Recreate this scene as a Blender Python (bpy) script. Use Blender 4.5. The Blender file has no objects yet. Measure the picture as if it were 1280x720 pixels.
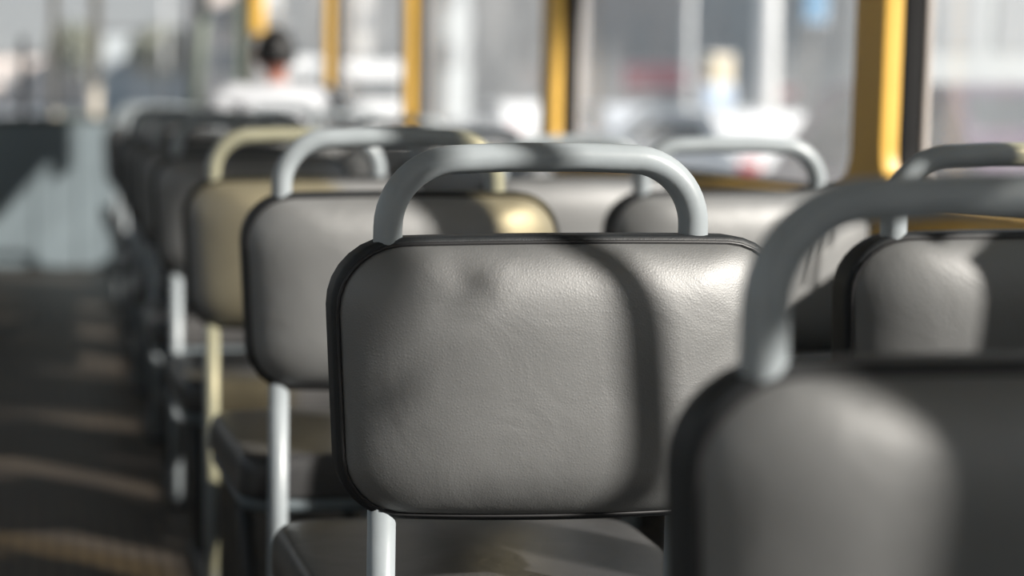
import bpy, bmesh, math, random
from mathutils import Vector, Matrix, Euler
random.seed(7)
sc = bpy.context.scene
COL = sc.collection
PI = math.pi

# ------------------------------------------------------------------ materials
def mat(name, col, rough=.5, metal=0., spec=.5, var=0., vscale=6., col2=None, bump=0., bscale=60., coat=0., sheen=0.):
    m = bpy.data.materials.new(name); m.use_nodes = True
    nt = m.node_tree; b = nt.nodes['Principled BSDF']
    b.inputs['Base Color'].default_value = (*col, 1)
    b.inputs['Roughness'].default_value = rough
    b.inputs['Metallic'].default_value = metal
    b.inputs['Specular IOR Level'].default_value = spec
    b.inputs['Coat Weight'].default_value = coat
    b.inputs['Sheen Weight'].default_value = sheen
    tc = nt.nodes.new('ShaderNodeTexCoord')
    if var or col2:
        n = nt.nodes.new('ShaderNodeTexNoise'); n.inputs['Scale'].default_value = vscale
        n.inputs['Detail'].default_value = 6; n.inputs['Roughness'].default_value = .6
        r = nt.nodes.new('ShaderNodeValToRGB')
        c2 = col2 or tuple(min(1, c * (1 + var)) for c in col)
        c1 = col if col2 else tuple(c * (1 - var) for c in col)
        r.color_ramp.elements[0].color = (*c1, 1); r.color_ramp.elements[1].color = (*c2, 1)
        r.color_ramp.elements[0].position = .35; r.color_ramp.elements[1].position = .68
        nt.links.new(tc.outputs['Object'], n.inputs['Vector'])
        nt.links.new(n.outputs['Fac'], r.inputs['Fac'])
        nt.links.new(r.outputs['Color'], b.inputs['Base Color'])
    if bump:
        n2 = nt.nodes.new('ShaderNodeTexNoise'); n2.inputs['Scale'].default_value = bscale
        n2.inputs['Detail'].default_value = 4
        bp = nt.nodes.new('ShaderNodeBump'); bp.inputs['Strength'].default_value = bump
        bp.inputs['Distance'].default_value = .004
        nt.links.new(tc.outputs['Object'], n2.inputs['Vector'])
        nt.links.new(n2.outputs['Fac'], bp.inputs['Height'])
        nt.links.new(bp.outputs['Normal'], b.inputs['Normal'])
    return m

def vinyl(name, col, dark, rough):
    """worn leatherette: creased grain, long scuffs, blotchy dirt"""
    m = bpy.data.materials.new(name); m.use_nodes = True
    nt = m.node_tree; b = nt.nodes['Principled BSDF']; L = nt.links.new
    tc = nt.nodes.new('ShaderNodeTexCoord')
    n = nt.nodes.new('ShaderNodeTexNoise'); n.inputs['Scale'].default_value = 5; n.inputs['Detail'].default_value = 7
    oi = nt.nodes.new('ShaderNodeObjectInfo')
    add = nt.nodes.new('ShaderNodeVectorMath'); add.operation = 'ADD'
    mul = nt.nodes.new('ShaderNodeVectorMath'); mul.operation = 'SCALE'; mul.inputs['Scale'].default_value = 20
    comb = nt.nodes.new('ShaderNodeCombineXYZ')
    L(oi.outputs['Random'], comb.inputs[0]); L(oi.outputs['Random'], comb.inputs[2])
    L(comb.outputs[0], mul.inputs[0]); L(mul.outputs[0], add.inputs[1]); L(tc.outputs['Object'], add.inputs[0])
    L(add.outputs[0], n.inputs['Vector'])
    r = nt.nodes.new('ShaderNodeValToRGB')
    r.color_ramp.elements[0].position = .3; r.color_ramp.elements[1].position = .6
    r.color_ramp.elements[0].color = (*dark, 1); r.color_ramp.elements[1].color = (*col, 1)
    L(n.outputs['Fac'], r.inputs['Fac']); L(r.outputs['Color'], b.inputs['Base Color'])
    v = nt.nodes.new('ShaderNodeTexVoronoi'); v.inputs['Scale'].default_value = 330; v.feature = 'DISTANCE_TO_EDGE'
    L(tc.outputs['Object'], v.inputs['Vector'])
    v2 = nt.nodes.new('ShaderNodeTexNoise'); v2.inputs['Scale'].default_value = 9; v2.inputs['Detail'].default_value = 5
    v2.inputs['Distortion'].default_value = 1.5
    L(add.outputs[0], v2.inputs['Vector'])
    b1 = nt.nodes.new('ShaderNodeBump'); b1.inputs['Strength'].default_value = .15; b1.inputs['Distance'].default_value = .002
    b2 = nt.nodes.new('ShaderNodeBump'); b2.inputs['Strength'].default_value = .12; b2.inputs['Distance'].default_value = .012
    L(v2.outputs['Fac'], b2.inputs['Height']); L(v.outputs['Distance'], b1.inputs['Height'])
    L(b2.outputs['Normal'], b1.inputs['Normal']); L(b1.outputs['Normal'], b.inputs['Normal'])
    b.inputs['Roughness'].default_value = rough
    if col[0] > .1:
        b.inputs['IOR'].default_value = 1.8; b.inputs['Specular IOR Level'].default_value = .95
    return m

def glass(name, haze, tint=(1, 1, 1)):
    m = bpy.data.materials.new(name); m.use_nodes = True
    nt = m.node_tree; nt.nodes.clear(); L = nt.links.new
    o = nt.nodes.new('ShaderNodeOutputMaterial')
    t = nt.nodes.new('ShaderNodeBsdfTransparent'); t.inputs[0].default_value = (*tint, 1)
    g = nt.nodes.new('ShaderNodeBsdfGlossy'); g.inputs['Roughness'].default_value = .03
    d = nt.nodes.new('ShaderNodeBsdfTranslucent'); d.inputs[0].default_value = (.86, .86, .86, 1)
    d2 = nt.nodes.new('ShaderNodeBsdfDiffuse'); d2.inputs[0].default_value = (.8, .8, .8, 1)
    md = nt.nodes.new('ShaderNodeMixShader'); md.inputs[0].default_value = .5
    L(d.outputs[0], md.inputs[1]); L(d2.outputs[0], md.inputs[2])
    m1 = nt.nodes.new('ShaderNodeMixShader'); m1.inputs[0].default_value = .04
    L(t.outputs[0], m1.inputs[1]); L(g.outputs[0], m1.inputs[2])
    m2 = nt.nodes.new('ShaderNodeMixShader')
    tc = nt.nodes.new('ShaderNodeTexCoord'); n = nt.nodes.new('ShaderNodeTexNoise')
    n.inputs['Scale'].default_value = 4; n.inputs['Detail'].default_value = 6
    mm = nt.nodes.new('ShaderNodeMapRange')
    mm.inputs['From Min'].default_value = .3; mm.inputs['From Max'].default_value = .7
    mm.inputs['To Min'].default_value = haze * .6; mm.inputs['To Max'].default_value = haze * 1.4
    L(tc.outputs['Object'], n.inputs['Vector']); L(n.outputs['Fac'], mm.inputs['Value']); L(mm.outputs[0], m2.inputs[0])
    L(m1.outputs[0], m2.inputs[1]); L(md.outputs[0], m2.inputs[2]); L(m2.outputs[0], o.inputs[0])
    return m

M = {}
M['vinyl'] = vinyl('worn_grey_vinyl', (.135, .139, .14), (.096, .099, .1), .56)
M['vinyl_pale'] = vinyl('pale_grey_vinyl', (.21, .214, .215), (.15, .153, .154), .5)
M['vinyl_black'] = vinyl('black_vinyl', (.017, .020, .023), (.011, .013, .015), .55)
M['vinyl_seat'] = vinyl('worn_seat_vinyl', (.085, .084, .084), (.05, .05, .052), .3)
M['piping'] = mat('vinyl_piping', (.03, .03, .032), .4)
M['tube'] = mat('grey_painted_tube', (.36, .40, .425), .32, spec=.5, var=.07, vscale=14, bump=.08, bscale=40)
M['steel_dark'] = mat('dark_painted_steel', (.05, .053, .056), .45, var=.2)
M['frame'] = mat('blue_grey_frame_paint', (.13, .155, .17), .4, var=.1)
M['rubber'] = mat('black_rubber', (.005, .005, .0055), .7, spec=.2)
M['yellow'] = mat('yellow_paint', (.76, .45, .075), .4, var=.04, vscale=5)
M['beige'] = mat('beige_seal', (.33, .29, .26), .6, var=.06)
M['lining'] = mat('grey_wall_lining', (.33, .36, .38), .5, var=.06, vscale=3)
M['partition'] = mat('blue_grey_panel', (.20, .245, .27), .5, var=.06, vscale=3)
M['ceil'] = mat('ceiling_panel', (.5, .5, .48), .6, var=.03)
M['cream'] = mat('cream_paint', (.74, .68, .58), .5, var=.05)
M['greenish'] = mat('grey_green_paint', (.16, .19, .15), .5, var=.06)
M['glass_front'] = glass('dusty_front_glass', .04)
M['amber'] = glass('amber_light_filter', .03, (1., .93, .74))  # tints the sunlight through films added out of view
M['glass'] = glass('dusty_window_glass', .11)

def floor_mat():
    m = mat('dark_floor_planks', (.06, .05, .042), .5, col2=(.1, .08, .06), vscale=3, bump=.2, bscale=90)
    nt = m.node_tree; b = nt.nodes['Principled BSDF']; L = nt.links.new
    tc = nt.nodes.new('ShaderNodeTexCoord'); w = nt.nodes.new('ShaderNodeTexWave')
    w.bands_direction = 'X'; w.inputs['Scale'].default_value = 9; w.inputs['Distortion'].default_value = .2
    L(tc.outputs['Object'], w.inputs['Vector'])
    mx = nt.nodes.new('ShaderNodeMix'); mx.data_type = 'RGBA'; mx.blend_type = 'MULTIPLY'; mx.inputs[0].default_value = .45
    src = b.inputs['Base Color'].links[0].from_socket
    L(src, mx.inputs[6]); L(w.outputs['Color'], mx.inputs[7]); L(mx.outputs[2], b.inputs['Base Color'])
    return m
M['floor'] = floor_mat()
M['road'] = mat('pale_asphalt', (.5, .5, .51), .85, var=.12, vscale=.3)
M['pavement'] = mat('pale_pavement', (.5, .49, .48), .85, var=.08, vscale=.5)
M['car_white'] = mat('white_car_paint', (.72, .73, .75), .3, coat=.5)
M['car_silver'] = mat('silver_car_paint', (.42, .45, .5), .3, coat=.5)
M['car_purple'] = mat('dark_plum_car_paint', (.075, .05, .085), .35, coat=.5)
M['car_glass'] = mat('car_glass', (.05, .06, .07), .1)
M['tyre'] = mat('tyre', (.02, .02, .02), .8)
M['hub'] = mat('hubcap', (.45, .45, .47), .35, metal=.6)
M['light_red'] = mat('red_tail_light', (.4, .03, .03), .3)
M['light_white'] = mat('headlight', (.8, .8, .8), .2)
M['wall_brown'] = mat('grey_brown_render', (.42, .385, .37), .9, var=.08, vscale=.4)
M['wall_taupe'] = mat('taupe_render', (.48, .45, .43), .9, var=.08, vscale=.4)
M['wall_blue'] = mat('blue_grey_render', (.44, .475, .5), .9, var=.08, vscale=.4)
M['wall_pale'] = mat('pale_render', (.5, .5, .5), .9, var=.08, vscale=.4)
M['wall_pink'] = mat('pinkish_render', (.66, .58, .54), .9, var=.06, vscale=.4)
M['wall_dark'] = mat('dark_grey_render', (.32, .345, .36), .9, var=.1, vscale=.4)
M['win_dark'] = mat('building_window', (.22, .24, .26), .3)
M['roof'] = mat('roof_sheet', (.17, .17, .18), .7)
M['sign_red'] = mat('red_signboard', (.5, .16, .2), .5)
M['sign_blue'] = mat('blue_signboard', (.1, .25, .42), .5)
M['sign_cream'] = mat('cream_signboard', (.72, .62, .45), .5)
M['sign_pale'] = mat('pale_blue_signboard', (.45, .55, .7), .5)
M['white'] = mat('white_paint', (.7, .71, .72), .5)
M['bark'] = mat('bark', (.12, .1, .08), .9, var=.2)
M['leaf'] = mat('dusty_foliage', (.30, .31, .25), .8, var=.3, vscale=2)
M['skin'] = mat('skin', (.42, .19, .145), .5, var=.06, vscale=20)
M['hair'] = mat('black_hair', (.008, .008, .009), .5, bump=.5, bscale=200)
M['jacket'] = mat('white_jacket', (.58, .6, .64), .6, var=.03, bump=.2, bscale=20)
M['trousers'] = mat('dark_trousers', (.04, .045, .06), .8, var=.2)
M['shoe'] = mat('black_shoe', (.02, .02, .02), .5)
M['lip'] = mat('lip', (.35, .13, .12), .5)
M['eye'] = mat('eye', (.75, .73, .7), .2)
M['iris'] = mat('iris', (.03, .02, .015), .2)

# ------------------------------------------------------------------ helpers
def obj(name, bm, m, parent=None, smooth=True, kind=None):
    me = bpy.data.meshes.new(name)
    bmesh.ops.recalc_face_normals(bm, faces=bm.faces)
    bm.to_mesh(me); bm.free()
    if smooth:
        for p in me.polygons: p.use_smooth = True
    o = bpy.data.objects.new(name, me); COL.objects.link(o)
    for mm in (m if isinstance(m, list) else [m]): me.materials.append(mm)
    if parent: o.parent = parent
    if kind: o['kind'] = kind
    return o

def thing(name, label, cat, loc=(0, 0, 0), rz=0, group=None):
    o = bpy.data.objects.new(name, None); COL.objects.link(o)
    o.empty_display_size = .1
    o.location = loc; o.rotation_euler = (0, 0, rz)
    o['label'] = label; o['category'] = cat
    if group: o['group'] = group
    return o

def box(bm, c, s, bev=0., seg=2):
    r = bmesh.ops.create_cube(bm, size=1)
    bmesh.ops.scale(bm, vec=s, verts=r['verts']); bmesh.ops.translate(bm, vec=c, verts=r['verts'])
    if bev:
        es = list({e for v in r['verts'] for e in v.link_edges})
        bmesh.ops.bevel(bm, geom=es, offset=bev, segments=seg, profile=.5, affect='EDGES')
    return bm

def B(c, s, bev=0., seg=2): return box(bmesh.new(), c, s, bev, seg)

def tube(bm, pts, rad, n=14, caps=True):
    pts = [Vector(p) for p in pts]
    rads = rad if isinstance(rad, (list, tuple)) else [rad] * len(pts)
    rings = []; prev = None
    for i, p in enumerate(pts):
        a = pts[max(0, i - 1)]; b = pts[min(len(pts) - 1, i + 1)]
        t = (b - a).normalized()
        if prev is None:
            u = t.orthogonal().normalized()
        else:
            u = (prev - t * prev.dot(t)).normalized()
        prev = u; w = t.cross(u)
        rings.append([bm.verts.new(p + (u * math.cos(2 * PI * k / n) + w * math.sin(2 * PI * k / n)) * rads[i]) for k in range(n)])
    for r0, r1 in zip(rings, rings[1:]):
        for k in range(n): bm.faces.new((r0[k], r0[(k + 1) % n], r1[(k + 1) % n], r1[k]))
    if caps:
        bm.faces.new(rings[0][::-1]); bm.faces.new(rings[-1])
    return bm

def arc(c, r, a0, a1, n, ax=(0, 2)):
    out = []
    for i in range(n + 1):
        a = a0 + (a1 - a0) * i / n; p = [c[0], c[1], c[2]]
        p[ax[0]] += r * math.cos(a); p[ax[1]] += r * math.sin(a); out.append(tuple(p))
    return out

def round_poly(corners, radii, n=8):
    """2D closed outline with rounded corners (corner list is counter-clockwise)"""
    out = []; N = len(corners)
    for i in range(N):
        p = Vector(corners[i]); a = Vector(corners[i - 1]); b = Vector(corners[(i + 1) % N]); r = radii[i]
        d1 = (a - p).normalized(); d2 = (b - p).normalized()
        ang = d1.angle(d2); t = r / math.tan(ang / 2)
        s = p + d1 * t; e = p + d2 * t
        c = p + (d1 + d2).normalized() * (r / math.sin(ang / 2))
        a0 = math.atan2(s.y - c.y, s.x - c.x); a1 = math.atan2(e.y - c.y, e.x - c.x)
        while a1 < a0: a1 += 2 * PI
        if a1 - a0 > PI: a1 -= 2 * PI
        for k in range(n + 1):
            q = a0 + (a1 - a0) * k / n
            out.append((c.x + r * math.cos(q), c.y + r * math.sin(q)))
    return out

def resample(poly, n):
    P = [Vector(p) for p in poly]; P.append(P[0])
    d = [0]
    for a, b in zip(P, P[1:]): d.append(d[-1] + (b - a).length)
    out = []; j = 0
    for i in range(n):
        s = d[-1] * i / n
        while d[j + 1] < s: j += 1
        f = (s - d[j]) / max(1e-9, d[j + 1] - d[j]); out.append(P[j].lerp(P[j + 1], f))
    return out

def loft(bm, rings, cap0=True, cap1=True):
    vs = [[bm.verts.new(p) for p in r] for r in rings]; n = len(vs[0])
    for a, b in zip(vs, vs[1:]):
        for k in range(n): bm.faces.new((a[k], a[(k + 1) % n], b[(k + 1) % n], b[k]))
    if cap0: bm.faces.new(vs[0][::-1])
    if cap1: bm.faces.new(vs[-1])
    return bm

# ------------------------------------------------------------------ tram seat
HWT, HWB, ZT, ZB = .241, .224, .832, .546
BX, HO = .010, -.011    # backrest and handle sit a little off the seat's middle line
OUT = round_poly([(-HWB, ZB), (HWB, ZB), (HWT, ZT), (-HWT, ZT)], [.062, .062, .066, .066], 10)
OUT = resample(OUT, 96)
ZC = (ZT + ZB) / 2
def crown(x, z):
    u = max(-1, min(1, x / HWT)); dz = .005 * (1 - u * u) * (1 if z > ZC else -1) * abs(z - ZC) / (ZT - ZC)
    return z + dz
def wrapy(x): return .016 * (x / HWT) ** 2 - .006
def back_ring(s, y, inset=0.):
    """outline scaled by s about its middle, or inset by a distance"""
    r = []
    for p in OUT:
        x, z = p.x, p.y - ZC
        kx = s * (HWT - inset) / HWT; kz = s * ((ZT - ZB) / 2 - inset) / ((ZT - ZB) / 2)
        X, Z = x * kx, ZC + z * kz
        r.append((X + BX, y + wrapy(X) + -.05 * (Z - ZC), crown(X, Z)))
    return r

def backrest_bm():
    bm = bmesh.new(); R = []
    for s in (.2, .6, .9): R.append(back_ring(s, -.0125))
    for k in range(5):
        a = PI / 2 * k / 4; R.append(back_ring(1, -.004 - .007 * math.cos(a), .007 * (1 - math.sin(a))))
    R.append(back_ring(1, .008)); R.append(back_ring(1, .02))
    for k in range(1, 6):
        a = PI / 2 * k / 5; R.append(back_ring(1, .02 + .02 * math.sin(a), .02 * (1 - math.cos(a))))
    for s in (.75, .5, .2): R.append(back_ring(s, .040 + .006 * (1 - s)))
    return loft(bm, R)
def back_panel_bm():
    bm = bmesh.new(); R = []
    for s in (.06, .2, .35, .5, .62, .68, .74, .8, .85, .89, .92, .945, .965, .98, .99, .997, 1.0):
        R.append(back_ring(s, -.009 - .042 * (1 - s ** 4.6) ** .8, .007))
    return loft(bm, R, True, False)
def piping_bm():
    bm = bmesh.new(); pts = back_ring(1, -.0115, .0065); n = len(pts)
    P = [Vector(p) for p in pts]; rings = []
    for i in range(n):
        t = (P[(i + 1) % n] - P[i - 1]).normalized(); u = Vector((0, 1, 0)); w = t.cross(u)
        rings.append([bm.verts.new(P[i] + (u * math.cos(a) + w * math.sin(a)) * .002) for a in [2 * PI * k / 8 for k in range(8)]])
    for i in range(n):
        a, b = rings[i], rings[(i + 1) % n]
        for k in range(8): bm.faces.new((a[k], a[(k + 1) % 8], b[(k + 1) % 8], b[k]))
    return bm

TR = .0147; HX = .158; HT = .929 - TR
def handle_bm():
    R = .068
    pts = [(-HX, 0, .72)] + [(-HX, 0, .80)] + arc((-HX + R, 0, HT - R - .002), R, PI, PI / 2, 12) \
        + [(-.04, 0, HT), (.04, 0, HT)] + arc((HX - R, 0, HT - R - .002), R, PI / 2, 0, 12) + [(HX, 0, .80), (HX, 0, .72)]
    return tube(bmesh.new(), [(x + HO, y, z) for x, y, z in pts], TR, 20)
def post_bm(s): return tube(bmesh.new(), [(s * HX + HO, .012, .60), (s * HX + HO, .012, .012)], TR, 18)

CO = resample(round_poly([(-.225, .02), (.225, .02), (.235, .455), (-.235, .455)], [.04, .04, .11, .11], 10), 96)
def cush_ring(s, z):
    return [(p.x * s, .237 + (p.y - .237) * s, z + .02 * max(0, (.237 + (p.y - .237) * s - .3) / .16) ** 2 * -1) for p in CO]
CT = .445
def cushion_bm():
    R = [cush_ring(s, CT - .072) for s in (.1, .5, .93)]
    for k in range(4):
        a = PI / 2 * k / 3; R.append(cush_ring(.965 + .035 * math.sin(a), CT - .06 - .012 * math.cos(a)))
    for k in range(6):
        a = PI / 2 * k / 5; R.append(cush_ring(1 - .07 * (1 - math.cos(a)), CT - .042 + .035 * math.sin(a)))
    for s in (.85, .75, .6, .4, .2, .06): R.append(cush_ring(s, CT - .007 + .009 * (1 - (s / .93) ** 2)))
    return loft(bmesh.new(), R)
def frame_bm():
    bm = bmesh.new(); pts = [(p.x * .93, .237 + (p.y - .237) * .93, CT - .082) for p in CO]
    P = [Vector(p) for p in pts]; n = len(P); rings = []
    for i in range(n):
        t = (P[(i + 1) % n] - P[i - 1]).normalized(); u = Vector((0, 0, 1)); w = t.cross(u)
        rings.append([bm.verts.new(P[i] + (u * math.cos(a) + w * math.sin(a)) * .0125) for a in [2 * PI * k / 10 for k in range(10)]])
    for i in range(n):
        a, b = rings[i], rings[(i + 1) % n]
        for k in range(10): bm.faces.new((a[k], a[(k + 1) % 10], b[(k + 1) % 10], b[k]))
    for y in (.12, .33):
        tube(bm, [(-.21, y, CT - .088), (.21, y, CT - .088)], .009, 8)
    return bm
def leg_bm(s): return tube(bmesh.new(), [(s * .17, .40, CT - .095), (s * .165, .33, .16), (s * .16, .30, .012)], .0135, 12)

def make_seat():
    t = thing('tram_seat', '', 'seat', group='tram seats')
    b = obj('backrest', backrest_bm(), M['vinyl_black'], t)
    obj('back_panel', back_panel_bm(), M['vinyl'], b)
    obj('piping', piping_bm(), M['piping'], b)
    obj('handle', handle_bm(), M['tube'], t)
    for s in (-1, 1): obj('post', post_bm(s), M['tube'], t)
    obj('cushion', cushion_bm(), M['vinyl_seat'], t)
    obj('seat_frame', frame_bm(), M['frame'], t)
    for s in (-1, 1): obj('leg', leg_bm(s), M['steel_dark'], t)
    for s in (-1, 1):
        obj('foot_plate', B((s * .157, .155, .006), (.05, .40, .012), .004), M['steel_dark'], t)
    return t
def dup(root):
    r = root.copy(); COL.objects.link(r)
    for ch in list(root.children):
        c = ch.copy(); COL.objects.link(c); c.parent = r
        for g in list(ch.children):
            d = g.copy(); COL.objects.link(d); d.parent = c
    return r

AX = .518
SEATS = [  # x, y, z, rz, label
 (.633, .95, 0, 0, 'nearest tram seat, very blurred, filling the lower right corner of the view'),
 (AX, 1.55, 0, 0, 'tram seat in sharp focus at the centre, worn grey vinyl back and bare grey handle'),
 (AX, 2.25, 0, .01, 'aisle-side tram seat directly ahead of the sharply focused centre seat'),
 (AX - .022, 2.95, -.016, 0, 'second aisle-side tram seat ahead of the sharply focused centre seat'),
 (AX - .03, 3.65, 0, -.01, 'third aisle-side tram seat ahead of the sharply focused centre seat'),
 (AX - .03, 4.35, 0, 0, 'fourth aisle-side tram seat ahead of the sharply focused centre seat'),
 (AX - .025, 5.05, 0, .01, 'fifth aisle-side tram seat ahead of the sharply focused centre seat'),
 (AX - .015, 5.75, 0, 0, 'sixth aisle-side tram seat ahead, blurred dark back near the floor aisle'),
 (AX, 6.45, 0, 0, 'last but one aisle-side tram seat before the blue-grey cab partition'),
 (AX, 7.15, 0, 0, 'farthest aisle-side tram seat, closest to the blue-grey cab partition'),
 (1.188, 1.80, -.022, 0, 'window-side tram seat at the right edge, its grained black back crossed by a light band'),
 (1.212, 2.65, -.026, 0, 'window-side tram seat under the first yellow pillar, bright back with dark shadow streaks'),
 (1.20, 3.45, -.045, 0, 'third window-side tram seat from the right, seen through the centre seat handle'),
 (1.20, 4.28, -.045, 0, 'fourth window-side tram seat from the right, mostly behind the centre seat handle'),
 (1.20, 5.12, -.03, 0, 'fifth window-side tram seat from the right, two rows behind the person in white'),
 (1.20, 5.95, -.02, 0, 'window-side tram seat in the row right behind the person in white jacket'),
 (1.07, 6.75, 0, 0, 'window-side tram seat the person in the white jacket sits on'),
 (1.17, 7.60, 0, 0, 'farthest window-side tram seat, hidden in front of the person in white jacket'),
]
proto = make_seat()
for i, (x, y, z, rz, lab) in enumerate(SEATS):
    s = proto if i == 0 else dup(proto)
    s.location = (x, y, 0); s.rotation_euler = (0, 0, rz); s['label'] = lab
    if i in (2, 3, 4, 11, 12, 13, 14):      # paler back covers on these seats
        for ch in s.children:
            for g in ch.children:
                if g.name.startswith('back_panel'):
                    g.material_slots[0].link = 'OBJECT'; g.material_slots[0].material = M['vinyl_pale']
    if i:
        # a lower pattern of seat: everything but the floor plates drops
        for ch in s.children:
            if ch.name.split('.')[0] in ('backrest', 'handle', 'cushion', 'seat_frame'): ch.location.z = -.009 if (i == 10 and ch.name.startswith('handle')) else z

for ch in proto.children:
    if ch.name.split('.')[0] in ('handle', 'post'): ch.location.x = -.008
    if ch.name.split('.')[0] in ('backrest', 'cushion', 'seat_frame'): ch.location.z = -.024
# ------------------------------------------------------------------ tram shell
XR0, XR1, XL0, XL1 = 1.55, 1.587, -.987, -.95
YB, YF = -2.0, 12.0
WZ0, WZ1 = .775, 1.78
def plate(name, w0, w1, z0, z1, holes, x0, x1, m, rad=.10, kind='structure', axis='Y'):
    cu = bpy.data.curves.new(name, 'CURVE'); cu.dimensions = '2D'; cu.fill_mode = 'BOTH'
    def sp(pts):
        s = cu.splines.new('POLY'); s.points.add(len(pts) - 1); s.use_cyclic_u = True
        for p, q in zip(s.points, pts): p.co = (q[0], q[1], 0, 1)
    sp([(w0, z0), (w1, z0), (w1, z1), (w0, z1)])
    for (a, b, c, d) in holes: sp(round_poly([(a, c), (b, c), (b, d), (a, d)], [rad] * 4, 8))
    cu.extrude = (x1 - x0) / 2 - .004; cu.bevel_depth = .004; cu.bevel_resolution = 2
    t = bpy.data.objects.new('tmp', cu); COL.objects.link(t)
    bpy.context.view_layer.update()
    me = bpy.data.meshes.new_from_object(t.evaluated_get(bpy.context.evaluated_depsgraph_get()))
    bpy.data.objects.remove(t); bpy.data.curves.remove(cu)
    xm = (x0 + x1) / 2
    if axis == 'Y': me.transform(Matrix(((0, 0, 1, xm), (1, 0, 0, 0), (0, 1, 0, 0), (0, 0, 0, 1))))
    else: me.transform(Matrix(((1, 0, 0, 0), (0, 0, 1, xm), (0, 1, 0, 0), (0, 0, 0, 1))))
    me.name = name; me.materials.clear(); me.materials.append(m)
    o = bpy.data.objects.new(name, me); COL.objects.link(o)
    if kind: o['kind'] = kind
    return o

PIL = [-.91, .97, 2.85, 4.73, 6.61, 8.49]
HP = .05
bays = [(PIL[i] + HP, PIL[i + 1] - HP) for i in range(len(PIL) - 1)]
bays = [(YB + .1, PIL[0] - HP)] + bays + [(PIL[-1] + HP, YF - .02)]
holes = [(a, b, WZ0, WZ1) for a, b in bays]
plate('wall_right', YB, PIL[-1] + HP, .68, 2.0, holes[:-1], XR0, XR1, M['yellow'])
plate('wall_left', YB, YF, .68, 2.0, holes, XL0 , XL1 , M['yellow'])
obj('trim_7', B((1.572, (PIL[-1] + HP + YF) / 2, .725), (.05, YF - PIL[-1] - HP, .09)), M['lining'], None, False, 'structure')
obj('trim_8', B((1.572, (PIL[-1] + HP + YF) / 2, 1.89), (.05, YF - PIL[-1] - HP, .22)), M['ceil'], None, False, 'structure')
for side, x in (('right', 1.572), ('left', -.972)):
    obj('trim_1' if side == 'right' else 'trim_2', B((x, (YB + YF) / 2, .34), (.05, YF - YB, .68)), M['lining'], None, False, 'structure')
    obj('trim_3' if side == 'right' else 'trim_4', B((x, (YB + YF) / 2, 2.1), (.05, YF - YB, .2)), M['ceil'], None, False, 'structure')
n = 0
for side, sx, xw in (('r', 1, XR1), ('l', -1, XL0)):
    for (a, b) in bays:
        n += 1
        w = obj('window_%d' % n, B((xw + sx * .045, (a + b) / 2, (WZ0 + WZ1) / 2), (.005, b - a + .06, WZ1 - WZ0 + .06)), M['glass'], None, False, 'structure')
        g0, g1 = sorted((xw, xw + sx * .040)); f0, f1 = sorted((xw + sx * .040, xw + sx * .054))
        g = plate('gasket', a - .03, b + .03, WZ0 - .03, WZ1 + .03, [(a + .003, b - .003, WZ0 + .006, WZ1 - .003)], g0, g1, M['rubber'], .098, None)
        f = plate('outer_frame', a - .03, b + .03, WZ0 - .03, WZ1 + .03, [(a + .006, b - .007, WZ0 + .010, WZ1 - .006)], f0, f1, M['beige'], .095, None)
        g.parent = w; f.parent = w
        if side == 'r' and a > .9 and a < 1.2:
            # unseen films and cards added on this pane to tint and shade the seats
            for nm, y0, y1, z0, z1, mm in (('light_filter', 1.78, 2.02, .84, 1.74, 'amber'), ('light_filter', 1.40, 1.52, 1.15, 1.74, 'amber'),
                                           ('shadow_card', 1.30, 1.40, 1.15, 1.74, 'sign_pale'), ('shadow_card', 1.305, 1.66, .80, 1.12, 'sign_pale'),
                                           ('shadow_strip', 2.332, 2.339, .84, .93, 'sign_pale'), ('shadow_strip', 2.350, 2.358, .82, .96, 'sign_pale'), ('shadow_strip', 2.372, 2.379, .88, .96, 'sign_pale')):
                obj(nm, B((xw + .040, (y0 + y1) / 2, (z0 + z1) / 2), (.002, y1 - y0, z1 - z0)), M[mm], w, False)
        if side == 'r' and 6 < a < 7:
            bm = bmesh.new()  # added above the view to shade the cab partition
            poly = [(6.95, 1.43), (7.19, 1.43), (7.42, 1.58), (7.42, 1.45), (7.52, 1.45), (7.52, 1.775), (6.95, 1.775)]
            obj('shadow_mask', loft(bm, [[(xw + xo, y, z) for y, z in poly] for xo in (.036, .039)]), M['lining'], w, False)
        if side == 'r' and a < -.8 and a > -1:
            bm = bmesh.new()  # cards added out of view to shade the nearest and centre seats
            for poly in ([(.24, 1.30), (.302, 1.30), (.578, 1.76), (.24, 1.76)], [(-.25, 1.545), (.22, 1.545), (.22, 1.765), (-.25, 1.765)], [(-.015, 1.05), (.22, 1.05), (.22, 1.54), (-.015, 1.54)],
                         [(.487, 1.515), (.513, 1.515), (.513, 1.56), (.487, 1.56)], [(.425, 1.452), (.451, 1.452), (.451, 1.494), (.425, 1.494)]):
                bm = bmesh.new()
                loft(bm, [[(xw + xo, y, z) for y, z in poly] for xo in (.039, .041)])
                obj('shadow_card', bm, M['sign_pale'], w, False)
obj('floor', B(((XL0 + XR1) / 2, (YB + YF) / 2, -.03), (XR1 - XL0, YF - YB, .06)), M['floor'], None, False, 'structure')
obj('ceiling', B(((XL0 + XR1) / 2, (YB + YF) / 2, 2.22), (XR1 - XL0, YF - YB, .05)), M['ceil'], None, False, 'structure')
plate('wall_back', XL0, XR1, 0, 2.2, [(-.7, 1.3, .9, 1.8)], YB - .05, YB, M['lining'], .1, 'structure', 'X')
plate('wall_front', XL0, XR1, 0, 2.2, [(-.9, 1.52, .80, 1.9)], YF, YF + .05, M['greenish'], .12, 'structure', 'X')
w = obj('window_30', B((.31, YF + .025, 1.35), (2.42, .005, 1.12)), M['glass_front'], None, False, 'structure')
obj('mullion', B((.425, YF + .0, 1.32), (.075, .05, 1.06), .008), M['cream'], w, False)
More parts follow.
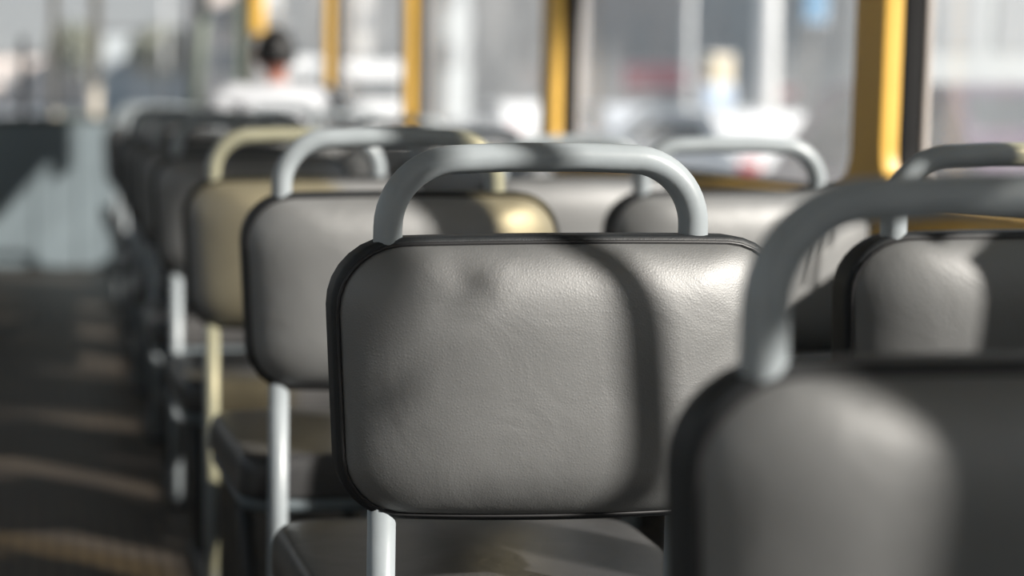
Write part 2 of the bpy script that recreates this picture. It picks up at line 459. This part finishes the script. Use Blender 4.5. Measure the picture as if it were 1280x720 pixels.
obj('mullion', B((.11, YF + .0, 1.32), (.06, .05, 1.06), .008), M['cream'], w, False)
obj('window_31', B((.3, YB - .025, 1.35), (2.0, .005, .9)), M['glass'], None, False, 'structure')
gp = thing('shadow_pole', 'slightly leaning grey pole added out of view to cast a shadow band', 'pole', (1.44, .817, 0))  # unseen pole, added to cast a shadow band on the centre seat
obj('pole', tube(bmesh.new(), [(0, .135, 0), (0, -.15, 2.19)], .0165, 16), M['tube'], gp)
obj('flange', tube(bmesh.new(), [(0, .135, 0), (0, .132, .02)], .045, 16), M['steel_dark'], gp)
# driver's cab partition
pt = thing('cab_partition', 'low blue-grey cab partition across the front end of the aisle', 'partition', (0, 8.75, 0))
obj('panel', B((-.1, 0, .41), (1.68, .04, .82), .008), M['partition'], pt, False)
obj('top_rail', B((-.1, 0, .825), (1.7, .055, .025), .008), M['steel_dark'], pt, False)
for x in (-.46, -.02, .22, .5): obj('rib', B((x, -.022, .41), (.03, .012, .8), .004), M['partition'], pt, False)
obj('pole', tube(bmesh.new(), [(-.092, 0, .83), (-.092, 0, 1.28)], .02), M['steel_dark'], pt)
# yellow housing on the wall by the front door
yh = obj('door_post_cover', B((1.55, 11.2, 1.76), (.11, .11, .74), .03, 4), M['yellow'], None, True, 'structure')
yh.name = 'trim_5'
# slanted front pillar
obj('trim_6', tube(bmesh.new(), [(1.16, 11.93, .78), (1.27, 11.93, 1.9)], .045, 12), M['greenish'], None, True, 'structure')

# ------------------------------------------------------------------ person
def skin_mesh(verts, edges, radii, root=0, sub=2):
    me = bpy.data.meshes.new('tmp'); me.from_pydata([Vector(v) for v in verts], edges, [])
    o = bpy.data.objects.new('tmp', me); COL.objects.link(o)
    sk = o.modifiers.new('s', 'SKIN'); sk.use_smooth_shade = True; sk.branch_smoothing = .6
    for i, r in enumerate(radii):
        d = me.skin_vertices[0].data[i]; d.radius = (r, r) if not isinstance(r, tuple) else r
        d.use_root = i == root
    ss = o.modifiers.new('u', 'SUBSURF'); ss.levels = sub; ss.render_levels = sub
    bpy.context.view_layer.update()
    res = bpy.data.meshes.new_from_object(o.evaluated_get(bpy.context.evaluated_depsgraph_get()))
    bpy.data.objects.remove(o); bpy.data.meshes.remove(me)
    return res

class Sk:
    def __init__(s): s.v = []; s.e = []; s.r = []
    def add(s, p, r, to=None):
        s.v.append(p); s.r.append(r)
        if to is not None: s.e.append((to, len(s.v) - 1))
        return len(s.v) - 1
    def chain(s, ps, to):
        for p, r in ps: to = s.add(p, r, to)
        return to

def build_person(loc):
    t = thing('person', 'person in white jacket with short black hair, seated with back to the view', 'person', loc)
    b = Sk()
    pel = b.add((0, 0, .55), (.15, .12))
    sp = b.chain([((0, -.02, .70), (.14, .11)), ((0, -.02, .85), (.15, .11))], pel)
    ch = b.add((0, -.005, .95), (.12, .09), sp)
    nk = b.chain([((0, .025, 1.04), .054), ((0, .045, 1.12), .052)], ch)
    for s in (-1, 1):
        e = b.chain([((s * .12, -.005, .955), .07), ((s * .215, 0, .93), .05), ((s * .272, .05, .68), .038), ((s * .155, .28, .592), .029), ((s * .10, .34, .575), .026)], ch)
        p = b.chain([((s * .085, .375, .57), (.034, .02))], e)
        b.chain([((s * .085, .06, .53), .085), ((s * .115, .43, .52), .06), ((s * .12, .45, .3), .05), ((s * .12, .45, .09), .036), ((s * .125, .57, .045), .032)], pel)
    body = skin_mesh(b.v, b.e, b.r)
    bm = bmesh.new(); bm.from_mesh(body); bpy.data.meshes.remove(body)
    # fingers and thumbs curled on the lap
    for s in (-1, 1):
        for k, (dx, ln) in enumerate(((-.026, .062), (-.009, .075), (.009, .072), (.025, .056))):
            x = s * .085 + dx
            tube(bm, [(x, .38, .572), (x, .38 + ln * .45, .576), (x, .38 + ln * .8, .566), (x, .38 + ln, .55)], [.0095, .009, .008, .006], 8)
        tube(bm, [(s * .085 - s * .024, .352, .573), (s * .085 - s * .045, .375, .575), (s * .085 - s * .047, .405, .568)], [.012, .010, .008], 8)
    # head: shaped sphere joined to the neck
    hc = Vector((0, .065, 1.20))
    r = bmesh.ops.create_uvsphere(bm, u_segments=40, v_segments=28, radius=1)
    for v in r['verts']:
        x, y, z = v.co
        X, Y, Z = x * .076, y * .097, z * .118
        if z < 0:
            X *= 1 - .30 * (-z) ** 1.3
            if y > 0: Y += .012 * (-z) * y
            else: Y *= 1 - .25 * (-z)
        if y > 0:
            Y += .024 * math.exp(-((x / .16) ** 2 + ((z + .15) / .22) ** 2))         # nose
            Y -= .010 * math.exp(-(((abs(x) - .42) / .2) ** 2 + ((z - .06) / .16) ** 2))  # eye sockets
            Y += .006 * math.exp(-((x / .3) ** 2 + ((z + .5) / .08) ** 2))            # lips
            Y += .010 * math.exp(-((x / .35) ** 2 + ((z + .88) / .2) ** 2))           # chin
        v.co = hc + Vector((X, Y, Z))
    for s in (-1, 1):                                                                # ears
        q = bmesh.ops.create_uvsphere(bm, u_segments=12, v_segments=8, radius=1)
        for v in q['verts']: v.co = hc + Vector((s * .077 + v.co.x * .011, -.002 + v.co.y * .019, -.008 + v.co.z * .032))
    nb = len(bm.faces)
    for s in (-1, 1):
        q = bmesh.ops.create_uvsphere(bm, u_segments=12, v_segments=8, radius=.0125)
        for v in q['verts']: v.co += hc + Vector((s * .031, .0735, .008))
    bm.faces.ensure_lookup_table()
    for f in bm.faces[nb:]: f.material_index = 1
    nb = len(bm.faces)
    for s in (-1, 1):
        q = bmesh.ops.create_uvsphere(bm, u_segments=10, v_segments=6, radius=.006)
        for v in q['verts']: v.co += hc + Vector((s * .031, .0815, .008))
    bm.faces.ensure_lookup_table()
    for f in bm.faces[nb:]: f.material_index = 2
    nb = len(bm.faces)
    q = bmesh.ops.create_uvsphere(bm, u_segments=12, v_segments=8, radius=1)
    for v in q['verts']: v.co = hc + Vector((v.co.x * .024, .093 + v.co.y * .008, -.056 + v.co.z * .007))
    bm.faces.ensure_lookup_table()
    for f in bm.faces[nb:]: f.material_index = 3
    ob = obj('body', bm, [M['skin'], M['eye'], M['iris'], M['lip']], t)
    # hair
    bm = bmesh.new(); r = bmesh.ops.create_uvsphere(bm, u_segments=72, v_segments=56, radius=1)
    kill = []
    for v in r['verts']:
        x, y, z = v.co
        lim = -.42 if y < .1 else (-.1 + 1.0 * (y - .1) if y < .7 else .5)
        j = 1 + .025 * math.sin(23 * x + 5 * z) * math.cos(19 * y)
        X, Y, Z = x * .085 * j, y * .106 * j, z * .128 * j
        if z < 0 and y < 0: Y *= 1 - .22 * (-z)
        if z < lim: kill.append(v)
        v.co = hc + Vector((X, Y - .002, Z))
    bmesh.ops.delete(bm, geom=kill, context='VERTS')
    h = obj('hair', bm, M['hair'], t)
    sm = h.modifiers.new('sol', 'SOLIDIFY'); sm.thickness = .012; sm.offset = -1
    # jacket
    j = Sk()
    p0 = j.add((0, .0, .53), (.19, .15))
    c1 = j.chain([((0, -.025, .68), (.19, .145)), ((0, -.025, .83), (.20, .145))], p0)
    c2 = j.add((0, -.01, .985), (.16, .115), c1)
    j.add((0, .015, 1.045), (.085, .075), c2)
    for s in (-1, 1):
        j.chain([((s * .16, -.005, 1.005), .088), ((s * .245, .0, .975), .085), ((s * .285, .05, .67), .068), ((s * .165, .27, .595), .052), ((s * .135, .305, .585), .046)], c2)
    jm = skin_mesh(j.v, j.e, j.r, 0, 3)
    for v in jm.vertices:
        n_ = v.normal; v.co += n_ * .0035 * math.sin(v.co.z * 90)
    jo = bpy.data.objects.new('jacket', jm); COL.objects.link(jo); jm.materials.append(M['jacket']); jo.parent = t
    # trousers and shoes
    q = Sk(); p0 = q.add((0, .02, .55), (.16, .115))
    for s in (-1, 1):
        q.chain([((s * .09, .08, .535), .1), ((s * .118, .43, .525), .075), ((s * .12, .455, .3), .065), ((s * .12, .45, .11), .055)], p0)
    tm = skin_mesh(q.v, q.e, q.r)
    to = bpy.data.objects.new('trousers', tm); COL.objects.link(to); tm.materials.append(M['trousers']); to.parent = t
    for s in (-1, 1):
        bm = bmesh.new(); box(bm, (s * .122, .51, .045), (.09, .26, .085), .035, 4)
        obj('shoe', bm, M['shoe'], t)
    return t
P = build_person((1.045, 6.88, 0)); P.scale = (1.08, 1, .955)

# ------------------------------------------------------------------ outside
GZ = -.72
def ground(name, x0, x1, y0, y1, z, m):
    return obj(name, B(((x0 + x1) / 2, (y0 + y1) / 2, z - .1), (x1 - x0, y1 - y0, .2)), m, None, False, 'structure')
ground('road', -60, 14, -40, 260, GZ, M['road'])
ground('sidewalk', 14, 90, -40, 260, GZ + .12, M['pavement'])

def make_car(label, paint, loc, rz, L=4.3, W=1.75, H=1.45, van=False, group=None):
    t = thing('van' if van else 'car', label, 'van' if van else 'car', loc, rz, group)
    w = W / 2; l = L / 2
    if van:
        prof = [(-l, .35), (-l, H - .1), (-l + .12, H), (l - 1.25, H), (l - .75, H * .62), (l - .08, H * .48), (l, .75), (l, .35)]
    else:
        prof = [(-l, .40), (-l + .02, .85), (-l + .25, .95), (-l + .55, 1.0), (l - 1.3, .97), (l - .25, .80), (l, .65), (l, .35)]
    rings = []
    for x, k in ((-w, .94), (-w + .06, 1), (w - .06, 1), (w, .94)):
        rings.append([(x, a * (1 if k == 1 else .985), .3 + (z - .3) * k) for a, z in prof])
    obj('body_shell', loft(bmesh.new(), rings), paint, t, False)
    if not van:
        cab = [(-l + .35, .95), (-l + .95, H - .03), (-l + 1.3, H), (l - 2.0, H), (l - 1.75, H - .05), (l - 1.05, .93)]
        r2 = []
        for x, k in ((-w + .08, 0), (-w + .2, 1), (w - .2, 1), (w - .08, 0)):
            r2.append([(x, a, .9 + (z - .9) * (1 if k else .05)) for a, z in cab])
        r2 = [[(sx * (w - .08 - .14 * (z - .9) / (H - .9)), a, z) for a, z in cab] for sx in (-1, 1)]
        obj('cabin_roof', loft(bmesh.new(), r2), paint, t, False)
        for sx in (-1, 1):
            sg = [(-l + .75, 1.0), (-l + 1.1, H - .12), (l - 2.05, H - .1), (l - 1.35, 1.0)]
            r3 = [[(sx * (w - .075 - .14 * (z - .9) / (H - .9) + d), a, z) for a, z in sg] for d in (-.02, .006)]
            obj('side_glass', loft(bmesh.new(), r3), M['car_glass'], t, False)
        for a0, z0, a1, z1, nm in ((-l + .46, 1.02, -l + .88, H - .1, 'rear_glass'), (l - 1.12, 1.0, l - 1.66, H - .1, 'windscreen')):
            d = -1 if nm == 'rear_glass' else 1
            r3 = []
            for off in (-.03, .015):
                r3.append([(-w + .22, a0 + d * off, z0), (w - .22, a0 + d * off, z0), (w - .3, a1 + d * off, z1), (-w + .3, a1 + d * off, z1)])
            obj(nm, loft(bmesh.new(), r3), M['car_glass'], t, False)
    else:
        obj('windscreen', loft(bmesh.new(), [[(-w + .15, l - .80 + o, H * .64), (w - .15, l - .80 + o, H * .64), (w - .2, l - 1.2 + o, H * .95), (-w + .2, l - 1.2 + o, H * .95)] for o in (-.02, .03)]), M['car_glass'], t, False)
        obj('rear_glass', B((0, -l - .002, H * .72), (W * .75, .02, H * .25), .005), M['car_glass'], t, False)
        for sx in (-1, 1): obj('side_glass', B((sx * (w - .012), l - 1.55, H * .76), (.03, .7, H * .24), .005), M['car_glass'], t, False)
    for sx in (-1, 1):
        for yy in (-l + .8, l - .85):
            bm = bmesh.new(); r = bmesh.ops.create_cone(bm, cap_ends=True, segments=24, radius1=.32, radius2=.32, depth=.2)
            bmesh.ops.rotate(bm, verts=r['verts'], matrix=Matrix.Rotation(PI / 2, 3, 'Y')); bmesh.ops.translate(bm, verts=r['verts'], vec=(sx * (w - .1), yy, .32))
            wo = obj('wheel', bm, M['tyre'], t, False)
            bm = bmesh.new(); r = bmesh.ops.create_cone(bm, cap_ends=True, segments=20, radius1=.19, radius2=.17, depth=.03)
            bmesh.ops.rotate(bm, verts=r['verts'], matrix=Matrix.Rotation(PI / 2, 3, 'Y')); bmesh.ops.translate(bm, verts=r['verts'], vec=(sx * (w + .008), yy, .32))
            obj('hubcap', bm, M['hub'], wo, False)
        obj('tail_light', B((sx * (w - .2), -l + .01, .78), (.28, .06, .14), .02), M['light_red'], t)
        obj('headlight', B((sx * (w - .25), l - .05, .66), (.3, .1, .13), .03), M['light_white'], t)
    obj('bumper', B((0, -l + .01, .45), (W * .96, .12, .18), .04), M['steel_dark'], t)
    return t
def at(px, Y): return (px - 50) / 1937 * Y
make_car('white car parked outside, seen through the window left of the first yellow pillar', M['car_white'], (at(985, 19), 21, GZ), .12, group='parked cars outside')
make_car('white car behind the centre of the second window, left of another white car', M['car_white'], (at(865, 27), 27, GZ), .1, group='parked cars outside')
make_car('silver car in the window just right of the second yellow pillar', M['car_silver'], (at(770, 34), 34, GZ), .05, group='parked cars outside')
make_car('white car in the window just left of the second yellow pillar', M['car_white'], (at(640, 40), 40, GZ), .05, group='parked cars outside')
make_car('dark plum car outside the rightmost window beside the black seal', M['car_purple'], (at(1240, 13.5), 14.2, GZ), .1, 4.5, 1.85, 1.78, group='parked cars outside')
make_car('white van between the third and fourth yellow pillars, seen from behind', M['car_white'], (at(462, 40), 42, GZ), 0, 5, 1.9, 2.45, True, 'white vans outside')
make_car('white van behind the head of the seated person', M['car_white'], (at(382, 46), 48, GZ), 0, 5.2, 2.0, 2.7, True, 'white vans outside')

def building(label, x0, x1, y0, y1, h, m, nx, nz, ny=0, wz=1.4, ww=1.1):
    t = thing('building', label, 'building', ((x0 + x1) / 2, (y0 + y1) / 2, GZ), 0, 'street buildings')
    w, d = x1 - x0, y1 - y0
    obj('wall', B((0, 0, h / 2), (w, d, h)), m, t, False)
    obj('roof', B((0, 0, h + .15), (w + .5, d + .5, .3)), M['roof'], t, False)
    me = None
    for i in range(nx):
        for k in range(nz):
            x = -w / 2 + w * (i + .5) / nx; z = 2.6 + (h - 3.2) * (k + .35) / nz
            o = obj('window', B((0, 0, 0), (ww, .12, wz)), M['win_dark'], t, False) if me is None else bpy.data.objects.new('window', me)
            if me is not None: COL.objects.link(o); o.parent = t
            me = o.data; o.location = (x, -d / 2, z)
    for i in range(ny):
        for k in range(nz):
            y = -d / 2 + d * (i + .5) / ny; z = 2.6 + (h - 3.2) * (k + .35) / nz
            o = bpy.data.objects.new('window', me); COL.objects.link(o); o.parent = t
            o.location = (-w / 2, y, z); o.rotation_euler.z = PI / 2
    return t
building('tall grey-brown building outside, left of the first yellow pillar', at(895, 47), at(1092, 47), 47, 58, 11, M['wall_brown'], 4, 3, 3)
building('dark grey building outside the rightmost window, beyond the plum car', at(1100, 36), at(1340, 36), 36, 46, 10, M['wall_dark'], 3, 3, 3)
building('taupe building right of the second yellow pillar', at(722, 64), at(905, 64), 64, 80, 12, M['wall_taupe'], 3, 3, 3)
building('blue-grey building between the second and third yellow pillars', at(535, 85), at(705, 85), 85, 100, 13, M['wall_blue'], 4, 3, 3)
building('pale building between the third and fourth yellow pillars', at(415, 106), at(535, 106), 106, 130, 12, M['wall_pale'], 4, 3, 3)
building('pinkish building left of the seated person, past the slanted green post', at(258, 95), at(305, 95), 95, 110, 14, M['wall_pink'], 2, 4, 2)
building('distant low grey building framed by the front window', at(125, 140), at(258, 140), 140, 155, 7, M['wall_blue'], 5, 1)
building('distant beige building at the far left of the front window', at(-60, 150), at(112, 150), 156, 170, 5.2, M['wall_pink'], 6, 1)
building('grey block between the pinkish building and the pale building', at(300, 135), at(425, 135), 135, 150, 15, M['wall_blue'], 3, 3)

# shop awning, signs, posts
def sign(name, label, cat, px0, px1, py0, py1, Y, m, post=None):
    x0, x1 = at(px0, Y), at(px1, Y); z1 = .98 - (py0 - 115) / 1937 * Y; z0 = .98 - (py1 - 115) / 1937 * Y
    t = thing(name, label, cat, ((x0 + x1) / 2, Y, GZ + .12))
    zc = (z0 + z1) / 2 - GZ - .12
    obj('board', B((0, 0, zc), (x1 - x0, .12, z1 - z0), .03), m, t, False)
    fr = B((0, .05, zc), (x1 - x0 + .12, .08, z1 - z0 + .12), .02)
    obj('frame', fr, M['white'], t, False)
    for dx in ((-.35, .35) if x1 - x0 > 1.2 else (0,)):
        obj('post', tube(bmesh.new(), [((x1 - x0) * dx, .1, 0), ((x1 - x0) * dx, .1, zc)], .05, 10), M['steel_dark'], t)
    return t
sign('shop_sign', 'long faded red signboard right of the second yellow pillar', 'sign', 785, 880, 80, 112, 40, M['sign_red'])
sign('advert_board', 'cream signboard in the middle of the second window', 'sign', 888, 925, 70, 105, 34, M['sign_cream'])
sign('notice_board', 'pale blue board just below the cream signboard', 'sign', 890, 928, 108, 134, 33, M['sign_pale'])
sign('street_sign', 'blue sign high up left of the first yellow pillar', 'sign', 1018, 1046, -25, 26, 36, M['sign_blue'])
sign('shop_sign', 'short pink signboard behind the white car near the first yellow pillar', 'sign', 955, 1012, 108, 126, 38, M['sign_red'])
def lamp(label, px, Y, H, r=.07):
    t = thing('street_lamp', label, 'street lamp', (at(px, Y), Y, GZ), 0, 'street lamps')
    obj('pole', tube(bmesh.new(), [(0, 0, 0), (0, 0, H * .5), (0, 0, H - .4), (-.3, 0, H), (-1.2, 0, H + .1)], [r * 1.3, r, r * .8, r * .7, r * .6], 10), M['white'], t)
    obj('base', tube(bmesh.new(), [(0, 0, 0), (0, 0, .8)], r * 1.9, 12), M['steel_dark'], t)
    obj('lamp_head', B((-1.4, 0, H + .1), (.6, .22, .12), .04), M['white'], t)
lamp('white street lamp post in the window right of the second yellow pillar', 868, 30.5, 7)
lamp('thick pale lamp post left of the first yellow pillar, behind the white car', 970, 33, 7, .22)
lamp('street lamp post far down the street in the front window', 205, 90, 8, .1)

def tree(label, px, Y, H, R):
    t = thing('tree', label, 'tree', (at(px, Y), Y if Y > 1 else -.1, GZ), 0, 'street trees')
    obj('trunk', tube(bmesh.new(), [(0, 0, 0), (.1, 0, H * .35), (0, .1, H * .7)], [.25, .18, .08], 10), M['bark'], t)
    bm = bmesh.new()
    for k in range(420 if Y > 1 else 170):
        d = Vector((random.gauss(0, 1), random.gauss(0, 1), random.gauss(0, 1))).normalized() * R * random.uniform(.45, 1)
        c = Vector((d.x, d.y, H * .66 + d.z * .8)); s = random.uniform(.25, .5)
        q = Euler((random.random() * 6, random.random() * 6, random.random() * 6)).to_matrix()
        vs = [bm.verts.new(c + q @ Vector(p) * s) for p in ((-1, -.5, 0), (0, -.7, .2), (1, 0, 0), (0, .7, .2), (-1, .5, 0))]
        bm.faces.new(vs)
    obj('foliage', bm, M['leaf'], t, False)
tree('grey-green tree seen through the front window left of the slanted post', 200, 118, 7, 2.6)
tree('small tree between the cream posts of the front window', 92, 125, 8, 2.4)

tree('unseen roadside tree added beside the tram to shade the far seats', 50 + 1937 * 6 / .12, .12, 7.95, .78)  # added out of view so its foliage shades the far aisle seats
# ------------------------------------------------------------------ light
sun = bpy.data.lights.new('sun', 'SUN'); sun.energy = 9.8; sun.angle = math.radians(1.1); sun.color = (1, .945, .865)
so = bpy.data.objects.new('sun', sun); COL.objects.link(so)
K, RR = 1.2, .62          # travel direction: x = -K, y = 1, z = -RR*K
so.rotation_euler = Vector((-K, 1, -RR * K)).to_track_quat('-Z', 'Y').to_euler()
so.location = (8, -6, 7)
wd = bpy.data.worlds.new('world'); sc.world = wd; wd.use_nodes = True
nt = wd.node_tree; bg = nt.nodes['Background']
tc = nt.nodes.new('ShaderNodeTexCoord'); sx = nt.nodes.new('ShaderNodeSeparateXYZ'); cr = nt.nodes.new('ShaderNodeValToRGB')
cr.color_ramp.elements[0].position = 0; cr.color_ramp.elements[0].color = (.78, .80, .79, 1)
cr.color_ramp.elements[1].position = .6; cr.color_ramp.elements[1].color = (.40, .55, .70, 1)
nt.links.new(tc.outputs['Generated'], sx.inputs[0]); nt.links.new(sx.outputs['Z'], cr.inputs[0]); nt.links.new(cr.outputs[0], bg.inputs['Color'])
bg.inputs['Strength'].default_value = .7

# ------------------------------------------------------------------ camera
F = 1955.; PSI, PHI = math.radians(4), math.radians(5)
cam = bpy.data.cameras.new('camera'); co = bpy.data.objects.new('camera', cam); COL.objects.link(co)
co.location = (0, 0, .98)
co.rotation_euler = (PI / 2 - PHI, 0, -PSI)
cam.sensor_width = 36; cam.lens = F / 1280 * 36
cam.shift_x = (640 - 50 - F * math.tan(PSI) / math.cos(PHI) ) / 1280
cam.shift_y = (115 - 360 + F * math.tan(PHI)) / 1280
cam.clip_start = .05; cam.clip_end = 600
cam.dof.use_dof = True; cam.dof.focus_distance = 1.60; cam.dof.aperture_fstop = 2.0
sc.camera = co
sc.view_settings.view_transform = 'Standard'
sc.view_settings.look = 'None'
sc.cycles.transparent_max_bounces = 24
